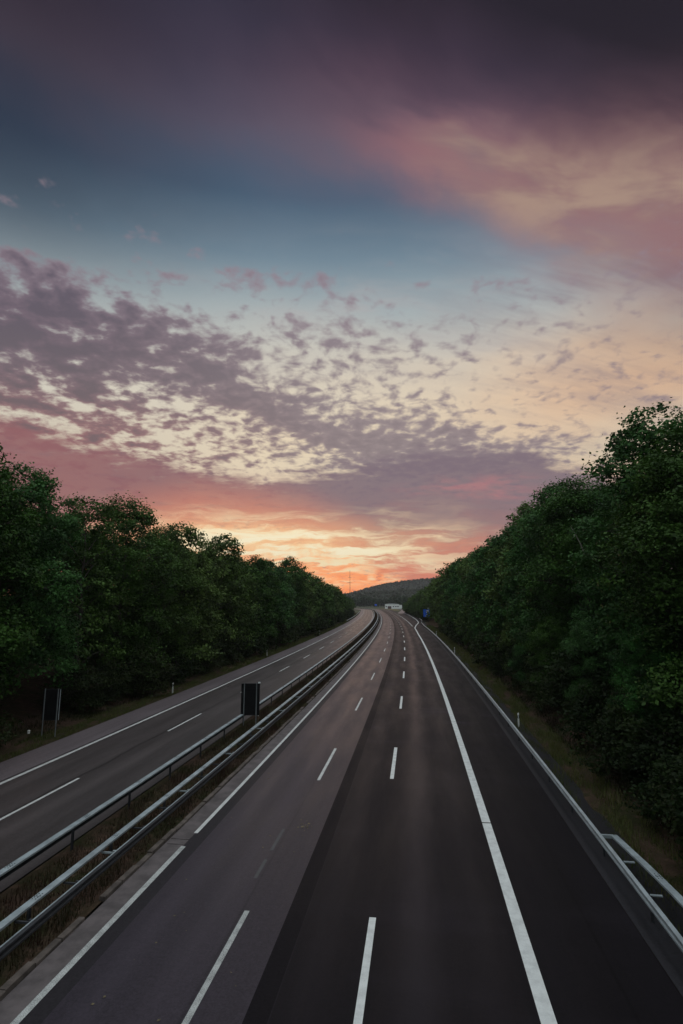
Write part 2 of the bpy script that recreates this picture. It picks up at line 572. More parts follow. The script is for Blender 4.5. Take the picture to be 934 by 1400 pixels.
M['roofing'] = plain('grey_roof', rgb(0.42, 0.45, 0.45), 0.7, 0, 0.1, 0.5)
M['dark_glass'] = plain('dark_glass', rgb(0.03, 0.035, 0.04), 0.15, 0, 0.1, 1.0)
M['bark'] = plain('bark', rgb(0.055, 0.045, 0.038), 0.9, 0, 0.4, 4.0, 0.6)
M['bark_pale'] = plain('pale_dead_wood', rgb(0.30, 0.27, 0.24), 0.85, 0, 0.3, 5.0, 0.4)
M['concrete'] = plain('bridge_concrete', rgb(0.25, 0.24, 0.23), 0.85, 0, 0.2, 0.8, 0.3)
M['mast'] = plain('mast_steel', rgb(0.05, 0.05, 0.055), 0.6, 0.3, 0.1, 1.0)


def leaf_material(name, c1, c2, c3, trans=0.35):
    m, n, bs, out = material(name)
    t = S(n, n.node('ShaderNodeTexCoord').outputs['Object'])
    oi = n.node('ShaderNodeObjectInfo')
    rnd = S(n, oi.outputs['Random'])
    clump = n.noise(t, 0.42, 3, 0.6)
    leaf = n.noise(t, 5.0, 2, 0.6)
    c_ = n.mix(n.step(clump, 0.35, 0.65), c1, c2)
    c_ = n.mix(n.step(leaf, 0.50, 0.78) * 0.6, c_, c3)
    k = rnd * 0.85 + 0.6
    c_ = n.mix(1.0, c_, n.vec(k, k * 0.5 + 0.5, k), 'MULTIPLY')
    n.put(bs.inputs['Base Color'], c_)
    bs.inputs['Roughness'].default_value = 0.6
    bs.inputs['Specular IOR Level'].default_value = 0.2
    tr = n.node('ShaderNodeBsdfTranslucent')
    n.put(tr.inputs['Color'], c_)
    mx = n.node('ShaderNodeMixShader'); mx.inputs[0].default_value = trans
    m.node_tree.links.new(bs.outputs[0], mx.inputs[1])
    m.node_tree.links.new(tr.outputs[0], mx.inputs[2])
    m.node_tree.links.new(mx.outputs[0], out.inputs[0])
    return m


M['leaf'] = leaf_material('broadleaf_foliage', rgb(0.022, 0.044, 0.010), rgb(0.078, 0.150, 0.028), rgb(0.155, 0.255, 0.055), 0.2)
M['leaf_blue'] = leaf_material('cool_green_foliage', rgb(0.016, 0.046, 0.013), rgb(0.054, 0.150, 0.034), rgb(0.110, 0.255, 0.062), 0.2)
M['leaf_shrub'] = leaf_material('shrub_foliage', rgb(0.012, 0.024, 0.006), rgb(0.024, 0.040, 0.009), rgb(0.060, 0.090, 0.022))
M['leaf_far'] = leaf_material('far_wood_foliage', rgb(0.035, 0.050, 0.030), rgb(0.050, 0.068, 0.038), rgb(0.065, 0.082, 0.045), 0.2)
M['grass'] = leaf_material('verge_grass', rgb(0.060, 0.090, 0.021), rgb(0.080, 0.098, 0.027), rgb(0.125, 0.110, 0.042))
M['weeds'] = leaf_material('dry_weeds', rgb(0.032, 0.021, 0.013), rgb(0.028, 0.032, 0.012), rgb(0.105, 0.052, 0.032))


def ground_material():
    m, n, bs, out = material('verge_soil')
    t = S(n, n.node('ShaderNodeTexCoord').outputs['Object'])
    a = n.noise(t, 0.35, 5, 0.6); b = n.noise(t, 2.6, 5, 0.65)
    c_ = n.mix(n.step(a, 0.4, 0.62), rgb(0.026, 0.028, 0.011), rgb(0.055, 0.034, 0.025))
    c_ = n.mix(n.step(b, 0.45, 0.75) * 0.7, c_, rgb(0.105, 0.064, 0.046))
    n.put(bs.inputs['Base Color'], c_)
    bs.inputs['Roughness'].default_value = 0.95
    bs.inputs['Specular IOR Level'].default_value = 0.1
    bp = n.node('ShaderNodeBump'); bp.inputs['Strength'].default_value = 0.8; bp.inputs['Distance'].default_value = 0.08
    n.put(bp.inputs['Height'], b); n.put(bs.inputs['Normal'], S(n, bp.outputs[0]))
    return m


M['soil'] = ground_material()
M['meadow'] = plain('dry_meadow', rgb(0.16, 0.135, 0.06), 0.95, 0, 0.3, 0.15)
M['field'] = plain('far_field', rgb(0.05, 0.06, 0.028), 0.95, 0, 0.3, 0.02)
M['forest_floor'] = plain('hill_floor', rgb(0.040, 0.050, 0.028), 0.95, 0, 0.3, 0.02)

# ====================================================================== ground
gm = MB()
b = 9000.0
gm.v = [(-b, -1500, -0.35), (b, -1500, -0.35), (b, 9000, -0.35), (-b, 9000, -0.35)]
gm.f = [(0, 1, 2, 3)]
props(gm.build('ground', M['field']), kind='structure')


def bank(name, prof, s0, s1, ds, seed, rough=0.12):
    """embankment beside the road: profile (offset, z), roughened outward"""
    rs = np.random.RandomState(seed)
    ss = np.arange(s0, s1 + 0.1, ds)
    offs = np.interp(np.linspace(0, len(prof) - 1, 26), range(len(prof)), [p[0] for p in prof])
    zs = np.interp(np.linspace(0, len(prof) - 1, 26), range(len(prof)), [p[1] for p in prof])
    v, f = [], []
    for s in ss:
        for k in range(26):
            w_ = min(1.0, k / 5.0)
            p = at(s, offs[k], zs[k] + rs.uniform(-rough, rough) * w_)
            v.append((p.x, p.y, p.z))
    for i in range(len(ss) - 1):
        for k in range(25):
            f.append((i * 26 + k, i * 26 + k + 1, (i + 1) * 26 + k + 1, (i + 1) * 26 + k))
    m_ = MB(); m_.v, m_.f = v, f
    o = m_.build(name, M['soil'], smooth=True)
    return props(o, kind='structure')


LEFT_BANK = [(-21.3, -0.03), (-22.6, -0.08), (-24.0, 0.02), (-26.5, 0.5), (-30, 1.2), (-38, 2.0), (-60, 2.0), (-75, -0.4)]
RIGHT_BANK = [(7.0, -0.03), (8.6, -0.06), (10.2, 0.10), (12.2, 0.75), (15.5, 2.6), (20, 4.6), (28, 6.5), (48, 7.0), (70, -0.4)]
bank('left_verge', LEFT_BANK, -60, 420, 2.0, 1)
RB = bank('right_verge', RIGHT_BANK, -60, 196, 2.0, 2)
RIGHT_BANK2 = [(11.9, -0.03), (12.4, -0.02), (13.2, 0.2), (14.0, 0.75), (16.5, 2.2), (20, 3.6), (28, 4.5), (48, 5.0), (70, -0.4)]
bank('right_verge', RIGHT_BANK2, 240, 430, 2.0, 3)
# where the verge steps outward for the exit lane
v_, f_ = [], []
for i, s in enumerate(np.linspace(196, 240, 12)):
    t_ = i / 11.0
    for k in range(9):
        o_ = RIGHT_BANK[k][0] * (1 - t_) + RIGHT_BANK2[k][0] * t_
        z_ = RIGHT_BANK[k][1] * (1 - t_) + RIGHT_BANK2[k][1] * t_
        p = at(s, o_, z_ - 0.01); v_.append(tuple(p))
for i in range(11):
    for k in range(8):
        f_.append((i * 9 + k, i * 9 + k + 1, (i + 1) * 9 + k + 1, (i + 1) * 9 + k))
mm = MB(); mm.v, mm.f = v_, f_
props(mm.build('right_verge', M['soil'], smooth=True), kind='structure')


def bank_z(off):
    if off < 0:
        return float(np.interp(-off, [-p[0] for p in LEFT_BANK], [p[1] for p in LEFT_BANK]))
    return float(np.interp(off, [p[0] for p in RIGHT_BANK], [p[1] for p in RIGHT_BANK]))


props(strip('median_strip', -11.35, -8.05, -0.02, -60, 900, 4, M['soil'], nu=6), kind='structure')

# ====================================================================== carriageways
right_road = props(strip('right_carriageway', -6.62, -2.42, 0.0, -60, 1150, 3, M['lane_grey'], nu=2), kind='structure')
strip('joint_strip', -2.42, -1.9, 0.0, -60, 1150, 3, M['joint_strip'], right_road)
PAVE_R = [(-60, 7.15), (185, 7.15), (225, 8.9), (277, 10.3), (348, 11.4), (420, 12.0), (1150, 7.6)]
strip('new_lanes', -1.9, PAVE_R, 0.0, -60, 430, 3, M['lane_black'], right_road, nu=4)
strip('new_lanes', -1.9, 7.6, 0.0, 430, 1150, 3, M['lane_black'], right_road, nu=4)
strip('edge_strip', -7.2, -6.62, 0.0, -60, 1150, 3, M['edge_strip'], right_road)
gut = props(strip('gutter', -7.95, -7.2, -0.004, -60, 900, 2, M['gutter'], nu=2), kind='structure')
left_road = props(strip('left_carriageway', -19.05, -11.4, 0.0, -60, 1150, 3, M['lane_left'], nu=4), kind='structure')
strip('hard_shoulder', -21.5, -19.05, 0.0, -60, 1150, 3, M['shoulder'], left_road, nu=2)

strip('rail_strip', [(a, o) for a, o in PAVE_R], [(a, o + (1.75 if a < 200 else 1.2)) for a, o in PAVE_R], 0.02, -60, 430, 3, M['rail_strip'], right_road, nu=2)

# raised kerb with irregular stones along the gutter
rk = random.Random(5)
kb = MB()
s = -20.0
while s < 240:
    ln = 1.0 if s > -20 else 1.0
    j0 = rk.uniform(-0.025, 0.025); zt = 0.085 + rk.uniform(-0.03, 0.02)
    if rk.random() > 0.06:
        kb.sweep([(-0.10, -0.05), (0.10, -0.05), (0.085, zt - 0.015), (0.06, zt), (-0.09, zt)], s + 0.015, s + ln - 0.015, 1.0, -8.06 + j0)
    s += ln
props(kb.build('kerb', M['kerb']), kind='structure')

# ---------------------------------------------------------------------- markings
Z1 = 0.004
strip('edge_line', -7.26, -7.08, Z1, -60, 20.80, 2, M['paint_old'], right_road)
strip('edge_line', -7.26, -7.10, Z1, 21.95, 1100, 2, M['paint_mid'], right_road)
K = [(-60, 4.0), (150, 4.0), (185, 4.3), (205, 5.6), (222, 7.2), (238, 8.3), (277, 9.35), (348, 10.5), (430, 11.2)]
KL = [(a, o - 0.17) for a, o in K]; KR = [(a, o + 0.17) for a, o in K]
for a, e in ((-60, 24.42), (24.50, 43.2), (43.24, 430)):
    strip('solid_line', KL, KR, Z1, a, e, 1.5, M['paint_new'], right_road)
for k in range(-1, 18):
    e = 17.05 + 17.72 * k
    strip('lane_dash', -3.68, -3.53, Z1, e - 6, e, 2, M['paint_old'] if k < 1 else M['paint_mid'], right_road)
    e = 17.2 + 18.27 * k
    strip('lane_dash', -0.095, 0.095, Z1, e - 6, e, 2, M['paint_new'], right_road)
    e = 27.5 + 16.2 * k
    strip('lane_dash', -15.68, -15.53, Z1, e - 6, e, 2, M['paint_mid'], left_road)
for k in range(18):
    a = 198 + 9 * k
    strip('lane_dash', 3.85, 4.15, Z1, a, a + 6, 2, M['paint_new'], right_road)
strip('edge_line', 3.85, 4.05, Z1, 362, 1100, 3, M['paint_mid'], right_road)
strip('edge_line', -19.0, -18.78, Z1, -60, 1100, 2, M['paint_mid'], left_road)
strip('edge_line', -12.2, -12.04, Z1, -60, 1100, 2, M['paint_mid'], left_road)

# exit road to the rest area
EX = [(380, 8.0), (430, 11.0), (500, 17.0), (580, 24.0), (660, 30.0)]
props(strip('exit_road', [(a, o - 3) for a, o in EX], [(a, o + 3.2) for a, o in EX], 0.006, 395, 600, 4, M['shoulder'], nu=2), kind='structure')

# drain channel cutting across the gutter
dg = MB()
p = at(21.4, -7.55, 0.0); hd = -heading(21.4)
dg.box(p.x, p.y, 0.008, 0.70, 0.10, 0.02, hd)
p2 = at(20.95, -7.55, 0.0)
dg.box(p2.x, p2.y, 0.006, 0.62, 0.06, 0.016, hd)
dr = props(dg.build('drain_cover', M['gutter']), 'pale drain bars across the gutter at the gap in the white edge line', 'drain cover')

# ====================================================================== bridge the picture is taken from
bd = MB()
bd.box(0, -6.4, 6.5, 90, 11.6, 0.9)
bd.box(0, -0.75, 7.45, 90, 0.25, 1.0)
bd.box(-34, -6.4, 2.8, 5, 11.0, 6.5)
bd.box(22, -6.4, 2.8, 5, 11.0, 6.5)
bd.box(-9.8, -6.4, 3.0, 0.9, 9.0, 6.1)
props(bd.build('overpass', M['concrete']), kind='structure')

# ====================================================================== guardrails
def wbeam(face, z0=0.44, h_=0.31):
    """W-shaped rail profile; face = +1 when its ridges point to larger offsets"""
    d = [(0.00, 0.0), (0.075, 0.05), (0.075, 0.10), (0.015, 0.135), (0.015, 0.175), (0.075, 0.21), (0.075, 0.26), (0.0, 0.31)]
    outer = [(face * u, z0 + z) for u, z in d]
    inner = [(face * (u - 0.012), z0 + z) for u, z in reversed(d)]
    return outer + inner


CAP = [(-0.115, 0.69), (-0.115, 0.747), (-0.10, 0.76), (0.10, 0.76), (0.115, 0.747), (0.115, 0.69), (0.104, 0.69), (0.10, 0.738), (-0.10, 0.738), (-0.104, 0.69)]


def rail_posts(root, off, s0, s1, step, ztop, zb=-0.1):
    off = fn(off)
    s = s0; k = 0
    while s < s1 and k < 90:
        p = at(s, off(s)); q = MB()
        hd_ = -heading(s)
        q.box(0, 0, (ztop + zb) / 2, 0.012, 0.10, ztop - zb)
        q.box(0.028, 0.046, (ztop + zb) / 2, 0.045, 0.008, ztop - zb)
        q.box(0.028, -0.046, (ztop + zb) / 2, 0.045, 0.008, ztop - zb)
        o = q.build('post', M['steel_dull'], root)
        o.location = p; o.rotation_euler = (0, 0, hd_)
        s += step; k += 1


# left rail of the median (serves the left carriageway)
g1 = empty('guardrail', (0, 0, 0))
props(g1, 'steel median guardrail with a broad flat top beside the left carriageway', 'guardrail', 'steel guardrails along the motorway')
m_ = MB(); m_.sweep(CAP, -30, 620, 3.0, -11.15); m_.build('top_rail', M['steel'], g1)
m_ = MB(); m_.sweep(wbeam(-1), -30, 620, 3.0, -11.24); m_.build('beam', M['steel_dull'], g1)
rail_posts(g1, -11.05, 12, 330, 4.0, 0.66)

# right rail of the median: flat cap behind, W-beam in front, spacers between
g2 = empty('guardrail', (0, 0, 0))
props(g2, 'double steel median guardrail with spacers above the gutter of the right carriageway', 'guardrail', 'steel guardrails along the motorway')
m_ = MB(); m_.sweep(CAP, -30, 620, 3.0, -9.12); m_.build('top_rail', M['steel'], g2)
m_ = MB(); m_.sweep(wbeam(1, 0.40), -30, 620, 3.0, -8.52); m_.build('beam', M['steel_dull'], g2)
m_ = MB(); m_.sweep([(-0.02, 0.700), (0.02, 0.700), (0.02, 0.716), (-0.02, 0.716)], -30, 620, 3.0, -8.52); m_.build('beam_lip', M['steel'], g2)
for k in range(75):
    s = 12.6 + 2.0 * k
    q = MB(); q.box(0.16, 0, 0.672, 0.14, 0.07, 0.02); q.box(-0.06, 0, 0.60, 0.50, 0.05, 0.05)
    o = q.build('spacer', M['steel_dull'] if k % 3 else M['steel'], g2); o.location = at(s, -8.77); o.rotation_euler = (0, 0, -heading(s))
rail_posts(g2, -9.0, 11, 330, 4.0, 0.70)

# right-hand rail
g3 = empty('guardrail', (0, 0, 0))
MR = [(-60, 7.62), (190, 7.62), (215, 8.2), (240, 10.0), (277, 11.0), (348, 12.0), (430, 12.5)]
props(g3, 'narrow steel guardrail along the right edge of the new black lanes, doubled near the camera', 'guardrail', 'steel guardrails along the motorway')
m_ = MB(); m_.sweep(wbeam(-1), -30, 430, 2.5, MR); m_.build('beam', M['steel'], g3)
rail_posts(g3, [(a, o + 0.07) for a, o in MR], 10, 330, 4.0, 0.70)
M2 = [(-30, 8.75), (14, 8.50), (17.9, 8.40), (19.6, 8.28), (21.9, 8.05)]
m_ = MB(); m_.sweep(CAP, -30, 21.9, 1.0, M2); m_.build('rear_rail', M['steel'], g3)
q = MB(); q.box(0, 0, 0.70, 0.40, 0.10, 0.10)
o = q.build('end_plate', M['steel'], g3); o.location = at(21.9, 7.83); o.rotation_euler = (0, 0, -heading(21.9))
for k in range(9):
    s = 6.6 + 2.0 * k - 0.6
    if s > 21.4: break
    q = MB(); q.box(0, 0, 0.69, 0.32, 0.08, 0.03)
    w_ = float(np.interp(s, [a for a, _ in M2], [b_ for _, b_ in M2]))
    o = q.build('spacer', M['steel'], g3); o.location = at(s, 7.70 + 0.16); o.rotation_euler = (0, 0, -heading(s))

# bolted joints along the flat tops
bj = MB()
for u in (-0.05, 0.05):
    for w0 in (-0.14, -0.05, 0.05, 0.14):
        bj.tube((u, w0, 0.758), (u, w0, 0.772), 0.018, 0.015, 6)
bj.box(0, 0, 0.7625, 0.19, 0.012, 0.004)
proto = bj.build('rail_joint', M['steel_dull'], g1)
first = True
for root, off, s0, n_ in ((g1, -11.15, 13.0, 45), (g2, -9.12, 11.5, 45), (g3, None, 7.0, 4)):
    for k in range(n_):
        s = s0 + 4.0 * k
        o = proto if first else proto.copy()
        if not first: col.objects.link(o)
        first = False
        o.parent = root
        o_ = off if off is not None else float(np.interp(s, [a for a, _ in M2], [b_ for _, b_ in M2]))
        o.location = at(s, o_, 0.0); o.rotation_euler = (0, 0, -heading(s))

# short rail on the far left verge
g4 = empty('guardrail', (0, 0, 0))
props(g4, 'short distant guardrail on the left verge below the end of the left tree row', 'guardrail', 'steel guardrails along the motorway')
m_ = MB(); m_.sweep(wbeam(1), 235, 460, 3.0, -21.9); m_.build('beam', M['steel'], g4)
rail_posts(g4, -21.98, 236, 460, 4.0, 0.70)


# ====================================================================== delineator posts
def delineator(s, off, label, zb=0.0, tall=1.0):
    r_ = empty('delineator_post', at(s, off, zb), -heading(s))
    props(r_, label, 'marker post', 'white roadside marker posts')
    body = MB()
    prof = [(-0.06, -0.045), (0.06, -0.045), (0.045, 0.05), (-0.045, 0.05)]
    n_ = len(prof)
    for z in (-0.15 * tall, tall - 0.05):
        for (x, y) in prof:
            body.v.append((x, y, z))
    for (x, y) in prof:                                   # slanting top
        body.v.append((x * 0.9, y * 0.9, tall + (0.03 if x > 0 else -0.02)))
    for lv in range(2):
        for i in range(n_):
            j = (i + 1) % n_
            body.f.append((lv * n_ + i, lv * n_ + j, (lv + 1) * n_ + j, (lv + 1) * n_ + i))
    body.f.append((8, 9, 10, 11)); body.f.append((3, 2, 1, 0))
    body.build('body', M['white_plastic'], r_)
    bnd = MB()
    for (z0, z1, e) in ((tall * 0.66, tall * 0.86, 1.06),):
        base = 0
        for z in (z0, z1):
            for (x, y) in prof:
                bnd.v.append((x * e, y * e, z))
        for i in range(n_):
            j = (i + 1) % n_
            bnd.f.append((i, j, n_ + j, n_ + i))
        bnd.f.append((3, 2, 1, 0)); bnd.f.append((4, 5, 6, 7))
    bo = bnd.build('band', M['black_plastic'], r_)
    rf = MB().box(0, -0.052, tall * 0.76, 0.05, 0.008, tall * 0.15)
    rf.build('reflector', M['white_sign'], bo)
    return r_


delineator(52.8, -22.05, 'white marker post with black band, nearest on the left grass verge', -0.05)
delineator(89.6, -22.2, 'white marker post with black band, second along the left verge', -0.06)
delineator(147.6, -22.2, 'tiny far white marker post at the foot of the left trees', -0.06)
delineator(42.0, 8.42, 'white marker post standing close behind the right guardrail, nearest the camera', -0.05, 1.0)
delineator(96.5, 8.35, 'white marker post behind the right guardrail, second from the camera', 0.0, 1.05)
delineator(146, 8.4, 'small white marker post behind the right guardrail, below the blue sign', 0.0, 1.05)

# small white stub in the left leaf litter
st = MB()
for k in range(7):
    a = 2 * math.pi * k / 7
st.tube((0, 0, -0.1), (0, 0, 0.16), 0.09, 0.08, 9).tube((0, 0, 0.16), (0, 0, 0.20), 0.10, 0.06, 9)
so = props(st.build('marker_stub', M['white_plastic']), 'small white stub in the leaf litter left of the two-legged sign', 'marker')
so.location = at(35.4, -24.3, 0.12)


M['steel_leg'] = plain('grey_sign_post', rgb(0.20, 0.22, 0.23), 0.6, 0.3, 0.2, 3.0)


# ====================================================================== two-legged signs seen from behind
def back_sign(loc, rotz, w, hgt, z0, gap, label, edge):
    r_ = empty('road_sign', loc, rotz)
    props(r_, label, 'road sign', 'road signs seen from behind')
    pn = MB().box(0, 0.06, z0 + hgt / 2, w, 0.02, hgt)
    po = pn.build('panel', M['sign_back'], r_)
    fr = MB()
    fr.box(0, 0.060, z0 + hgt - 0.012, w + 0.02, 0.05, 0.022)
    fr.box(0, 0.060, z0 + 0.012, w + 0.02, 0.05, 0.022)
    fr.build('rim', M['steel_dull'], po)
    for sx in (-1, 1):
        sd_ = MB().box(sx * (w / 2 + 0.004), 0.06, z0 + hgt / 2, 0.024, 0.05, hgt - 0.046)
        sd_.build('edge_trim', M['steel'] if (edge and sx > 0) else M['sign_back'], po)
        lg = MB().tube((sx * gap / 2, 0, -0.3), (sx * gap / 2, 0, z0 + hgt + 0.03), 0.034, 0.034, 10)
        lg.build('leg', M['steel_leg'], r_, smooth=False)
    for zc in (0.18, 0.82):
        br = MB().box(0, 0.037, z0 + hgt * zc, w * 0.94, 0.022, 0.05)
        br.build('brace', M['sign_back'], r_)
    return r_


h41 = -heading(41)
back_sign((-6.58, 41.1, -0.02), 0.02, 1.30, 2.22, 0.70, 0.88,
          'black back of a two-legged road sign standing in the median between guardrails', False)
tb = MB().box(0.62, 0.06, 2.97, 0.16, 0.015, 0.10)
back_root = bpy.data.objects['road_sign']
tb.build('corner_tab', M['white_sign'], back_root)
tb = MB().box(0.60, 0.06, 0.67, 0.07, 0.015, 0.05)
tb.build('corner_tab', M['white_sign'], back_root)
back_sign((-19.35, 38.0, 0.0), -0.05, 1.12, 2.0, 0.98, 0.90,
          'thin two-legged road sign at the left edge before dark trees', True)


# ====================================================================== blue rest-area sign
bl = empty('exit_sign', (33.9, 222.0, 0.6), 0.03)
props(bl, 'blue exit sign with white symbol and arrow before the right trees', 'road sign')
pb = MB().box(0, 0, 3.4, 2.5, 0.06, 2.9).build('panel', M['blue_sign'], bl)
ar = MB()                                             # up-right arrow
ar.v = [(-0.50, -0.035, 2.22), (-0.30, -0.035, 2.06), (0.26, -0.035, 2.62), (0.40, -0.035, 2.48), (0.52, -0.035, 3.06),
        (-0.06, -0.035, 2.94), (0.08, -0.035, 2.80)]
ar.v += [(x, -0.05, z) for x, _, z in ar.v]
ar.f = [(7, 8, 9, 13), (9, 10, 11, 12, 13)] + [(i, (i + 1) % 7, 7 + (i + 1) % 7, 7 + i) for i in range(7)]
ar.build('arrow', M['white_sign'], pb)
sy = MB()                                             # picnic table and tree symbol on its white square
sy.box(0.45, -0.04, 4.05, 0.95, 0.02, 0.95)
so2 = sy.build('symbol_plate', M['white_sign'], pb)
ic = MB().box(0.62, -0.056, 3.80, 0.46, 0.008, 0.06).box(0.50, -0.056, 3.70, 0.06, 0.008, 0.16).box(0.74, -0.056, 3.70, 0.06, 0.008, 0.16).box(0.22, -0.056, 3.86, 0.06, 0.008, 0.46)
ic.v_ = None
for (x, z, r0) in ((0.22, 4.18, 0.20), (0.30, 4.05, 0.14), (0.14, 4.05, 0.13)):
    ic.tube((x, -0.052, z), (x, -0.060 - r0 * 0.01, z), r0, r0, 12)
ic.build('symbol', M['black_plastic'], so2)
MB().box(-0.60, -0.04, 4.2, 0.50, 0.02, 0.62).build('lettering_block', plain('pale_blue_print', rgb(0.06, 0.20, 0.55), 0.5, 0, 0.1, 3.0), pb)
MB().box(0.85, 0.0, 5.18, 0.80, 0.05, 0.62).build('number_tab', M['white_sign'], bl)
for sx in (-0.8, 0.8):
    MB().tube((sx, 0.09, -0.6), (sx, 0.09, 4.8), 0.06, 0.06, 8).build('leg', M['steel_dull'], bl)

# distant blue sign beside the bend
b2 = empty('far_sign', (46.0, 745.0, 0.0), 0.0)
props(b2, 'tiny far blue sign left of the white building', 'road sign')
MB().box(0, 0, 3.4, 3.0, 0.08, 2.2).build('panel', M['blue_sign'], b2)
for sx in (-1, 1):
    MB().tube((sx, 0.1, -0.5), (sx, 0.1, 4.3), 0.09, 0.09, 6).build('leg', M['steel_dull'], b2)

# ====================================================================== white building at the rest area
hb = empty('rest_area_building', (59.6, 655.0, -0.3), R(-4))
props(hb, 'low white flat-roofed building beyond the end of the motorway bend', 'building')
w_ = MB(); w_.box(0, 0, 2.6, 16.5, 9.0, 5.2)
wl = w_.build('wall', M['facade'], hb)
an = MB(); an.box(9.9, -0.6, 2.2, 3.2, 6.5, 4.4)
an.build('annex', M['facade'], hb)
rf = MB()
for k in range(9):
    x0 = -8.6 + k * 17.2 / 9; x1 = x0 + 17.2 / 9
    z0 = 5.2 + 0.75 * (1 - ((x0) / 8.6) ** 2); z1 = 5.2 + 0.75 * (1 - ((x1) / 8.6) ** 2)
    i = len(rf.v)
    rf.v += [(x0, -4.7, z0 + .1), (x1, -4.7, z1 + .1), (x1, 4.7, z1 + .1), (x0, 4.7, z0 + .1),
             (x0, -4.7, 5.21), (x1, -4.7, 5.21), (x1, 4.7, 5.21), (x0, 4.7, 5.21)]
    rf.f += [(i, i + 1, i + 2, i + 3), (i + 4, i + 5, i + 1, i), (i + 7, i + 6, i + 2, i + 3)]
rf.build('roof', M['roofing'], hb)
MB().box(-3.0, -4.56, 1.5, 4.2, 0.1, 3.0).build('gate', plain('dull_red_gate', rgb(0.10, 0.06, 0.06), 0.6, 0, 0.2, 0.5), hb)
for x in (-6.8, 1.6, 4.4, 6.8):
    wn = MB().box(x, -4.54, 2.6, 1.5, 0.08, 1.1).build('window', M['steel_dull'], hb)
    MB().box(x, -4.60, 2.6, 1.3, 0.03, 0.9).build('pane', M['dark_glass'], wn)
props(strip('meadow', [(500, 8.3), (560, 8.3), (640, 8.3)], [(500, 12.5), (560, 17), (640, 24)], 0.03, 505, 640, 5, M['meadow'], nu=2), kind='structure')

# ====================================================================== lattice mast beyond the hill
ms = empty('transmission_mast', (23.0, 1500.0, -1.0))
props(ms, 'slender lattice power mast against the orange horizon', 'mast')
bm_ = MB()
HT = 92.0
def mw(z): return 3.6 * (1 - z / HT) + 0.55
lv = [0, 12, 23, 33, 42, 50, 57, 63, 69, 75, 81, 87, 92]
for a, e in zip(lv[:-1], lv[1:]):
    for (sx, sy) in ((-1, -1), (1, -1), (1, 1), (-1, 1)):
        wa_, wb_ = mw(a) / 2, mw(e) / 2
        bm_.tube((sx * wa_, sy * wa_, a), (sx * wb_, sy * wb_, e), 0.22, 0.20, 4)
        tx_, ty_ = (-sy, sx)
        nx = (sx if sx == -sy else sx, sy)
    for (c0, c1) in (((-1, -1), (1, -1)), ((1, -1), (1, 1)), ((1, 1), (-1, 1)), ((-1, 1), (-1, -1))):
        bm_.tube((c0[0] * mw(a) / 2, c0[1] * mw(a) / 2, a), (c1[0] * mw(e) / 2, c1[1] * mw(e) / 2, e), 0.12, 0.12, 4)
        bm_.tube((c1[0] * mw(a) / 2, c1[1] * mw(a) / 2, a), (c0[0] * mw(e) / 2, c0[1] * mw(e) / 2, e), 0.12, 0.12, 4)
bm_.build('tower', M['mast'], ms)
for z, wd in ((58, 15), (72, 11)):
    ca = MB()
    for sx in (-1, 1):
        ca.tube((0, 0, z), (sx * wd / 2, 0, z + 0.4), 0.28, 0.12, 4).tube((0, 0, z + 2.2), (sx * wd / 2, 0, z + 0.5), 0.2, 0.1, 4)
    ca.build('crossarm', M['mast'], ms)

# ====================================================================== trees
def leaf_mesh(name, centers, normals, sizes, mat, rs, fold=0.25):
    n = len(centers)
    up = rs.normal(size=(n, 3))
    u = np.cross(normals, up); u /= np.linalg.norm(u, axis=1)[:, None] + 1e-9
    w_ = np.cross(normals, u)
    sz = sizes[:, None]
    v = np.empty((n, 4, 3), dtype=np.float32)
    v[:, 0] = centers - u * sz * 0.55
    v[:, 1] = centers - w_ * sz * 0.36 + normals * sz * fold * 0.4
    v[:, 2] = centers + u * sz * 0.55
    v[:, 3] = centers + w_ * sz * 0.36 + normals * sz * fold * 0.4
    me = bpy.data.meshes.new(name)
    me.vertices.add(n * 4); me.loops.add(n * 4); me.polygons.add(n)
    me.vertices.foreach_set('co', v.ravel())
    me.loops.foreach_set('vertex_index', np.arange(n * 4, dtype=np.int32))
    me.polygons.foreach_set('loop_start', np.arange(0, n * 4, 4, dtype=np.int32))
    me.polygons.foreach_set('loop_total', np.full(n, 4, dtype=np.int32))
    me.materials.append(mat)
    me.update(calc_edges=True)
    return me


def unit(rs, n):
    d = rs.normal(size=(n, 3))
    return d / np.linalg.norm(d, axis=1)[:, None]


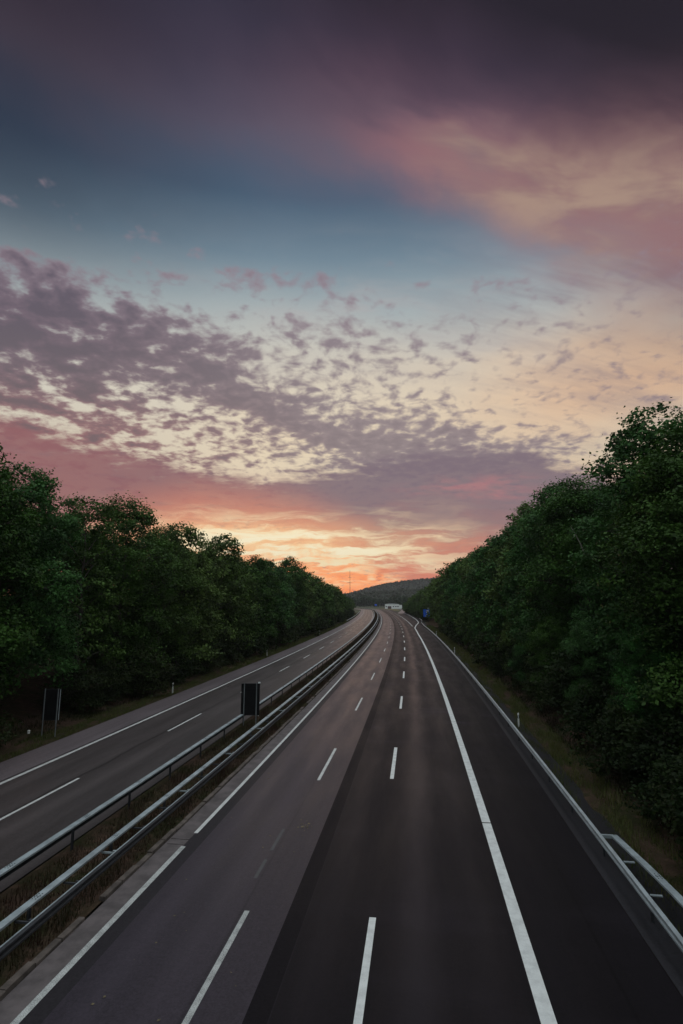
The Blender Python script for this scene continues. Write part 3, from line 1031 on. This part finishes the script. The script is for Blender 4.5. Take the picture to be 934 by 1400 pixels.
def grow(seed, H, RAD, zb, n_prim, n_sub, n_leaf, size, spread=0.42, airy=0.0, shape='round'):
    """skeleton and leaf clumps of one tree; returns trunk builder and leaf arrays"""
    rs = np.random.RandomState(seed)
    tm = MB()
    bend = [Vector((0, 0, -0.4))]
    for k in range(1, 7):
        z = H * 0.88 * k / 6
        bend.append(Vector((rs.normal() * 0.03 * z * 0.6, rs.normal() * 0.03 * z * 0.6, z)))
    r0 = 0.016 * H
    for k in range(6):
        tm.tube(bend[k], bend[k + 1], r0 * (1 - k / 6.5), r0 * (1 - (k + 1) / 6.5), 7, cap=(k == 5))

    def trunk_at(z):
        t = min(max(z / (H * 0.88) * 6, 0), 5.999); i = int(t)
        return bend[i].lerp(bend[i + 1], t - i)
    C, Nn, Sz = [], [], []
    for k in range(n_prim):
        t = (k + rs.uniform(0, 1)) / n_prim
        if shape == 'round':
            z = zb + (H - zb) * t
            prof = math.sin(math.pi * min(1, (0.16 + 0.84 * t)) ** 0.9) ** 0.6 if t < 0.97 else 0.25
        else:
            z = zb + (H - zb) * t
            prof = (1 - t) ** 0.7 * 0.9 + 0.12
        ang = k * 2.39996 + rs.uniform(-0.5, 0.5)
        rr = RAD * prof * (rs.uniform(0.35, 0.95) if rs.rand() > 0.2 else rs.uniform(0.9, 1.12))
        c_ = Vector((math.cos(ang) * rr, math.sin(ang) * rr, z + rs.normal() * 0.3))
        base = trunk_at(max(0.5, z - rr * rs.uniform(0.45, 0.9)))
        c_ += Vector((trunk_at(z).x, trunk_at(z).y, 0)) * 0.7
        mid = base.lerp(c_, 0.55) + Vector((0, 0, 0.25))
        rb = 0.035 + 0.012 * rr
        tm.tube(base, mid, rb, rb * 0.65, 5, cap=False).tube(mid, c_, rb * 0.65, rb * 0.3, 5, cap=False)
        rc = rs.uniform(1.1, 2.0) * (RAD / 4.0) ** 0.8
        for j in range(n_sub):
            d = unit(rs, 1)[0]
            d[2] = d[2] * 0.65 + 0.34
            out = np.array((c_.x, c_.y, 0)); lo_ = np.linalg.norm(out)
            if lo_ > 0.3:
                d = d + out / lo_ * 0.35
            d /= np.linalg.norm(d)
            sc = np.array(c_) + d * rc * rs.uniform(0.72, 1.12)
            if j % 3 == 0:
                tm.tube(c_, Vector(sc), rb * 0.28, 0.008, 3, cap=False)
            nl = int(n_leaf * rs.uniform(0.5, 1.5))
            off = rs.normal(size=(nl, 3)) * np.array((spread, spread, spread * 0.62)) * rs.uniform(0.7, 1.25)
            cc = sc + off
            nm = unit(rs, nl) * 0.75 + d * 0.45 + np.array((0, 0, 0.55))
            nm /= np.linalg.norm(nm, axis=1)[:, None]
            C.append(cc); Nn.append(nm); Sz.append(size * rs.uniform(0.55, 1.25, nl) * (1.0 + 0.5 * (rs.rand(nl) > 0.75)))
    C = np.concatenate(C); Nn = np.concatenate(Nn); Sz = np.concatenate(Sz)
    keep = C[:, 2] > 0.15
    return tm, C[keep], Nn[keep], Sz[keep], rs


def tree_kind(name, seed, mat, *a, bark='bark', **k):
    tm, C, Nn, Sz, rs = grow(seed, *a, **k)
    crown = leaf_mesh('crown', C, Nn, Sz, mat, rs)
    me = bpy.data.meshes.new('trunk')
    me.from_pydata([tuple(v) for v in tm.v], [], tm.f); me.materials.append(M[bark]); me.update()
    return dict(name=name, crown=crown, trunk=me, H=a[0])


def plant(kind, loc, rotz, height, label, cat, group=None, widen=1.0):
    r_ = empty(kind['name'], loc, rotz)
    k = height / kind['H']
    r_.scale = (k * widen, k * widen, k)
    props(r_, label, cat, group)
    link('trunk', kind['trunk'], r_)
    link('crown', kind['crown'], r_)
    return r_


#                 name, seed, mat,  H,  RAD, zb, prim, sub, leaves, size
near = [tree_kind('broadleaf_tree', 11 + i, M['leaf'] if i % 2 else M['leaf_blue'], 17.0, 4.3, 1.6, 32, 22, 84, 0.175) for i in range(4)]
mid = [tree_kind('broadleaf_tree', 31 + i, M['leaf'] if i % 3 else M['leaf_blue'], 17.0, 4.4, 1.2, 30, 17, 38, 0.30, spread=0.46) for i in range(4)]
far = [tree_kind('broadleaf_tree', 51 + i, M['leaf'], 16.0, 4.6, 0.8, 26, 14, 18, 0.50, spread=0.5) for i in range(3)]
airy = [tree_kind('broadleaf_tree', 71, M['leaf_blue'], 19.0, 4.2, 4.0, 34, 16, 52, 0.22, spread=0.36),
        tree_kind('broadleaf_tree', 72, M['leaf'], 18.0, 4.0, 3.0, 30, 13, 40, 0.22, spread=0.36)]
shrubs_near = [tree_kind('shrub', 81 + i, M['leaf_shrub'], 4.0, 2.1, 0.2, 20, 9, 38, 0.17, spread=0.30) for i in range(3)]
shrubs_far = [tree_kind('shrub', 91 + i, M['leaf_shrub'], 4.0, 2.2, 0.2, 16, 7, 13, 0.40, spread=0.34) for i in range(2)]

rt = random.Random(2024)
LABEL_L = 'dark green broadleaf tree in the unbroken row left of the motorway'
LABEL_R = 'dark green broadleaf tree on the wooded bank right of the motorway'
GL, GR = 'trees lining the left side', 'trees lining the right bank'
TOP_L = [(20, 19), (40, 18.5), (50, 17.6), (60, 16.2), (80, 16.8), (95, 16.2), (110, 15.8), (125, 16.0), (170, 15.6), (200, 14.8), (260, 13.2), (340, 10.6), (420, 9.5)]
TOP_R = [(20, 17), (30, 17.6), (42, 18.6), (60, 20.6), (100, 20.0), (150, 19.4), (200, 18.6), (300, 15.2), (400, 11.0), (440, 9.0)]


def pick(s):
    return near if s < 62 else (mid if s < 150 else far)


def row(side, off, s0, s1, tops, label, group, gap_near, gap_far, jit, scale=1.0, skip=()):
    s = s0
    while s < s1:
        o_ = off + rt.uniform(-jit, jit)
        zb_ = bank_z(o_) - 0.1
        top_ = float(np.interp(s, [a for a, _ in tops], [b_ for _, b_ in tops]))
        hgt = (top_ - zb_) * scale * rt.uniform(0.87, 1.04)
        if not any(a <= s <= e for a, e in skip):
            plant(rt.choice(pick(s)), at(s, o_, zb_), rt.uniform(0, 6.28), max(hgt, 4), label, 'tree', group, rt.uniform(0.9, 1.15))
        s += float(np.interp(s, [30, 150], [gap_near, gap_far])) * rt.uniform(0.8, 1.2)


row(-1, -28.6, 24, 400, TOP_L, LABEL_L, GL, 6.6, 7.5, 1.5, skip=((43, 47), (132, 140)))
row(-1, -34.5, 30, 380, TOP_L, LABEL_L, GL, 6.5, 9.0, 1.4, 0.95)
row(1, 15.9, 22, 430, TOP_R, LABEL_R, GR, 6.4, 7.5, 1.4, 0.92, skip=((31, 36),))
row(1, 21.5, 26, 420, TOP_R, LABEL_R, GR, 6.0, 8.5, 1.4, skip=((22, 42),))
row(1, 12.6, 30, 420, [(a, 8.5) for a in (0, 500)], 'small leafy tree at the front foot of the right bank', 'small trees at the foot of the right bank', 7.5, 10.0, 0.5, 0.9, skip=((165, 236),))

# the rows go on past the picture's edges towards the bridge
row(-1, -28.6, 4, 22, TOP_L, LABEL_L, GL, 6.6, 7.5, 1.5)
row(1, 16.5, 2, 20, TOP_R, LABEL_R, GR, 6.4, 7.5, 1.2, 0.92)
row(1, 22.5, 4, 24, TOP_R, LABEL_R, GR, 6.4, 7.5, 1.2)

plant(airy[0], at(33.4, 15.4, 2.2), 3.3, 16.6, 'tall loose-crowned tree standing clear of its neighbours at the right edge', 'tree', None, 1.08)
plant(airy[1], at(45.2, -27.6, 0.8), 2.2, 16.6, 'open-crowned tree near the left edge with bright sky gaps through its leaves', 'tree', None, 1.0)
plant(mid[1], at(137, -28.0, 0.8), 1.0, 17.6, 'round-topped tree rising above the far half of the left row', 'tree')
hz_ = plant(mid[2], at(66, -27.5, 0.6), 4.0, 16.0, LABEL_L, 'tree', GL)

# bare pale limb in the right-hand trees, part of the tree it grows from
dead = MB()
q0 = at(37.2, 11.5, 13.6)
pts_ = [(0, 0, 0), (0.35, 0.1, -0.55), (0.68, 0.2, -1.2), (0.98, 0.25, -2.1)]
for a_, e_, r_0, r_1 in zip(pts_[:-1], pts_[1:], (0.012, 0.022, 0.032), (0.022, 0.032, 0.045)):
    dead.tube(Vector(a_), Vector(e_), r_0, r_1, 6)
dead.tube((0.3, 0.1, -0.5), (0.05, -0.2, -0.75), 0.014, 0.006, 5)
bpy.context.view_layer.update()
trees = [o for o in col.objects if o.name.startswith('broadleaf_tree')]
host = min(trees, key=lambda o: (o.location.xy - q0.xy).length)
dl = dead.build('bare_limb', M['bark_pale'], host)
dl.matrix_parent_inverse = host.matrix_world.inverted()
dl.location = q0

# shrubs at the feet of the trees
for (side, off, s0, s1, gap) in ((-1, -25.0, 30, 330, 3.6), (1, 11.9, 24, 380, 3.2), (1, 13.6, 16, 200, 3.4), (1, 11.3, 13, 30, 2.6)):
    s = s0
    while s < s1:
        o_ = off + rt.uniform(-0.6, 0.6)
        lab = 'low leafy shrub at the foot of the left trees' if side < 0 else 'low leafy shrub growing on the right bank above the verge'
        grp = 'shrubs under the left trees' if side < 0 else 'shrubs on the right bank'
        if side < 0 and 31 < s < 42:
            s += 2.0
            continue
        if side > 0 and 150 < s < 240:
            s += 6.0
            continue
        kd = rt.choice(shrubs_near if s < 75 else shrubs_far)
        plant(kd, at(s, o_, bank_z(o_) - 0.1), rt.uniform(0, 6.28), rt.uniform(1.8, 4.2) * (0.8 if side > 0 and off < 12 else 1.0), lab, 'shrub', grp, rt.uniform(0.9, 1.3))
        s += gap * rt.uniform(0.7, 1.3) * (1 if s < 90 else 1.8)


# ====================================================================== grass, weeds and litter
def blades(name, spec, mat, seed, label=None):
    """spec: (s0, s1, off0, off1, count, height, width)"""
    rs = np.random.RandomState(seed)
    V, F = [], []
    tri = []
    for (s0, s1, o0, o1, n, hh, ww) in spec:
        u = rs.uniform(0, 1, n)
        ss = s0 + (s1 - s0) * u
        clump = rs.uniform(0, 1, n)
        oo = rs.uniform(o0, o1, n)
        x = np.interp(ss, ARC, LINE[:, 0]); y = np.interp(ss, ARC, LINE[:, 1])
        tx = np.interp(ss, ARC, _tan[:, 0]); ty = np.interp(ss, ARC, _tan[:, 1])
        bx, by = x + oo * ty, y - oo * tx
        bz = np.array([bank_z(o) if (o < -21 or o > 6.9) else -0.02 for o in oo]) - 0.02
        patch = 0.5 + 0.5 * np.sin(ss * 0.9 + np.sin(oo * 3.1 + ss * 0.31) * 2.0)
        hgt = hh * rs.uniform(0.35, 1.2, n) * (0.45 + 0.75 * patch)
        a = rs.uniform(0, 6.283, n); ln = rs.uniform(0.1, 0.7, n) * hgt
        wx, wy = np.cos(a) * ww, np.sin(a) * ww
        lx, ly = -np.sin(a + rs.normal(0, .5, n)) * ln, np.cos(a) * ln
        t = np.empty((n, 3, 3), dtype=np.float32)
        t[:, 0] = np.stack((bx - wx, by - wy, bz), 1)
        t[:, 1] = np.stack((bx + wx, by + wy, bz), 1)
        t[:, 2] = np.stack((bx + lx, by + ly, bz + hgt), 1)
        tri.append(t)
    t = np.concatenate(tri); n = len(t)
    me = bpy.data.meshes.new(name)
    me.vertices.add(n * 3); me.loops.add(n * 3); me.polygons.add(n)
    me.vertices.foreach_set('co', t.ravel())
    me.loops.foreach_set('vertex_index', np.arange(n * 3, dtype=np.int32))
    me.polygons.foreach_set('loop_start', np.arange(0, n * 3, 3, dtype=np.int32))
    me.polygons.foreach_set('loop_total', np.full(n, 3, dtype=np.int32))
    me.materials.append(mat); me.update(calc_edges=True)
    o = link(name, me)
    return props(o, label, 'grass', None, 'stuff')


blades('verge_grass', [(28, 70, -23.6, -21.6, 16000, 0.22, 0.014), (70, 140, -23.8, -21.6, 14000, 0.30, 0.03), (140, 380, -24.0, -21.7, 12000, 0.4, 0.07)],
       M['grass'], 3, 'green mown grass strip beside the left hard shoulder')
blades('verge_grass', [(10, 60, 7.9, 10.4, 22000, 0.30, 0.014), (60, 140, 7.9, 10.6, 14000, 0.36, 0.03), (140, 200, 7.9, 10.8, 6000, 0.42, 0.06), (240, 400, 12.5, 13.8, 5000, 0.42, 0.09)],
       M['grass'], 4, 'rough yellow green grass behind the right guardrail')
blades('median_weeds', [(10, 60, -11.0, -8.25, 24000, 0.34, 0.014), (60, 140, -11.0, -8.25, 14000, 0.36, 0.03), (140, 420, -11.0, -8.25, 12000, 0.42, 0.08)],
       M['weeds'], 6, 'dry brown and green weeds growing in the median')
blades('verge_weeds', [(26, 60, -26.5, -23.4, 9000, 0.30, 0.018), (15, 60, 10.2, 13.0, 12000, 0.30, 0.02), (60, 180, 10.4, 12.8, 9000, 0.4, 0.05)],
       M['weeds'], 7, 'brown leaf litter and dry weeds under the roadside trees')

# fallen leaves lying on the grey lanes, faint remains of an older lane line
rl = np.random.RandomState(15)
ls = np.concatenate((rl.uniform(12, 95, 150), rl.normal(23.2, 0.35, 26), rl.normal(36.5, 1.2, 18)))
lo_ = np.concatenate((rl.uniform(-6.4, -2.4, 150), rl.normal(-3.15, 0.12, 26), rl.normal(-2.6, 0.25, 18)))
cc = np.array([tuple(at(a, o, 0.012)) for a, o in zip(ls, lo_)])
nm = unit(rl, len(cc)) * 0.25 + np.array((0, 0, 1.0)); nm /= np.linalg.norm(nm, axis=1)[:, None]
M['litter'] = plain('dry_leaf_litter', rgb(0.16, 0.13, 0.075), 0.8, 0, 0.5, 6.0)
props(link('leaf_litter', leaf_mesh('leaf_litter', cc, nm, rl.uniform(0.03, 0.10, len(cc)), M['litter'], rl, 0.1)),
      'scattered dry leaves lying on the grey lanes', 'leaves', None, 'stuff')
M['paint_ghost'] = paint('almost_worn_off_paint', rgb(0.085, 0.080, 0.088), 0.9, 0.5)
for a, e in ((18.9, 20.2), (20.9, 22.8)):
    strip('worn_mark', -3.98, -3.86, Z1, a, e, 1, M['paint_ghost'], right_road)

# ====================================================================== far woods and hills
def wood(name, label, pts3, n, size, spread, seed, mat):
    rs = np.random.RandomState(seed)
    C = []
    for (x, y, z0, h_, r_) in pts3:
        m2 = n
        d = unit(rs, m2)
        rad = rs.uniform(0.55, 1.05, m2)[:, None]
        c_ = d * rad * np.array((r_, r_, h_ * 0.5)) + np.array((x, y, z0 + h_ * 0.55))
        C.append(c_)
    C = np.concatenate(C)
    nm = unit(rs, len(C)) + np.array((0, -0.2, 0.7)); nm /= np.linalg.norm(nm, axis=1)[:, None]
    me = leaf_mesh(name, C, nm, size * rs.uniform(0.6, 1.4, len(C)), mat, rs)
    o = link(name, me)
    return props(o, label, 'wood', None, 'stuff')


rw = np.random.RandomState(77)
far_pts = []
for k in range(260):
    x = rw.uniform(-160, 200); y = rw.uniform(835, 960) - abs(x) * 0.05
    far_pts.append((x, y, -0.5, rw.uniform(11, 19) * (0.8 + 0.2 * math.sin(x * 0.05)), rw.uniform(4, 7)))
for k in range(70):
    x = rw.uniform(72, 150); y = rw.uniform(640, 860)
    far_pts.append((x, y, -0.5, rw.uniform(10, 17), rw.uniform(4, 6)))
wood('far_wood', 'dark belt of far trees behind the motorway bend and white building', far_pts, 150, 1.7, 1.0, 5, M['leaf_far'])


def hill(name, ridge, y0, depth, seed, mat, rough):
    """ridge: (x, crest height); a long whale-backed terrain mesh"""
    rs = np.random.RandomState(seed)
    xs = np.linspace(ridge[0][0], ridge[-1][0], 120)
    hs_ = np.interp(xs, [r[0] for r in ridge], [r[1] for r in ridge])
    prof = np.linspace(0, 1, 16)
    v, f = [], []
    for i, x in enumerate(xs):
        for k, t in enumerate(prof):
            z = hs_[i] * math.sin(math.pi * t) ** 0.8 if 0 < t < 1 else -2
            v.append((x, y0 + depth * t, z + (rs.normal() * rough if 0 < t < 1 else 0)))
    for i in range(119):
        for k in range(15):
            f.append((i * 16 + k, (i + 1) * 16 + k, (i + 1) * 16 + k + 1, i * 16 + k + 1))
    m_ = MB(); m_.v, m_.f = v, f
    return props(m_.build(name, mat, smooth=True), kind='structure'), xs, hs_


def hill_wood(name, label, xs, hs_, y0, depth, n, size, seed):
    rs = np.random.RandomState(seed)
    x = rs.uniform(xs[0], xs[-1], n); t = rs.uniform(0.03, 0.6, n)
    h_ = np.interp(x, xs, hs_) * np.sin(np.pi * t) ** 0.8
    C = np.stack((x, y0 + depth * t, h_ + rs.uniform(0, 9, n) * (0.5 + 0.5 * rs.rand(n))), 1)
    nm = unit(rs, n) + np.array((0, -0.4, 0.6)); nm /= np.linalg.norm(nm, axis=1)[:, None]
    me = leaf_mesh(name, C, nm, size * rs.uniform(0.6, 1.5, n), M['leaf_far'], rs)
    return props(link(name, me), label, 'wood', None, 'stuff')


# far ridge rises to the right, the nearer one closes the valley
RIDGE = [(-900, 16), (-300, 18), (-60, 22), (30, 30), (70, 42), (140, 62), (200, 72), (300, 84), (450, 95), (700, 104), (1100, 95), (1500, 70)]
h1, xs1, hs1 = hill('hill', RIDGE, 1750, 700, 8, M['forest_floor'], 1.2)
hill_wood('hill_wood', 'hazy wooded hill ridge rising to the right on the horizon', xs1, hs1, 1750, 700, 30000, 7.0, 9)
RIDGE2 = [(-500, 8), (-60, 11), (0, 14), (60, 22), (130, 26), (250, 34), (500, 40)]
h2, xs2, hs2 = hill('hill', RIDGE2, 1000, 420, 10, M['forest_floor'], 0.8)
hill_wood('hill_wood', 'nearer dark wooded rise behind the white building', xs2, hs2, 1000, 420, 26000, 4.5, 12)


# ====================================================================== evening haze in the air
hz = MB(); hz.box(150, 900, 68.5, 2800, 1960, 141)
hzo = props(hz.build('haze', None), kind='stuff')
hm = bpy.data.materials.new('evening_haze'); hm.use_nodes = True
hm.node_tree.nodes.clear()
ho = hm.node_tree.nodes.new('ShaderNodeOutputMaterial'); hv = hm.node_tree.nodes.new('ShaderNodeVolumePrincipled')
hv.inputs['Color'].default_value = (0.80, 0.74, 0.82, 1)
hv.inputs['Density'].default_value = 0.00012
hm.node_tree.links.new(hv.outputs[0], ho.inputs['Volume'])
hzo.data.materials.append(hm)
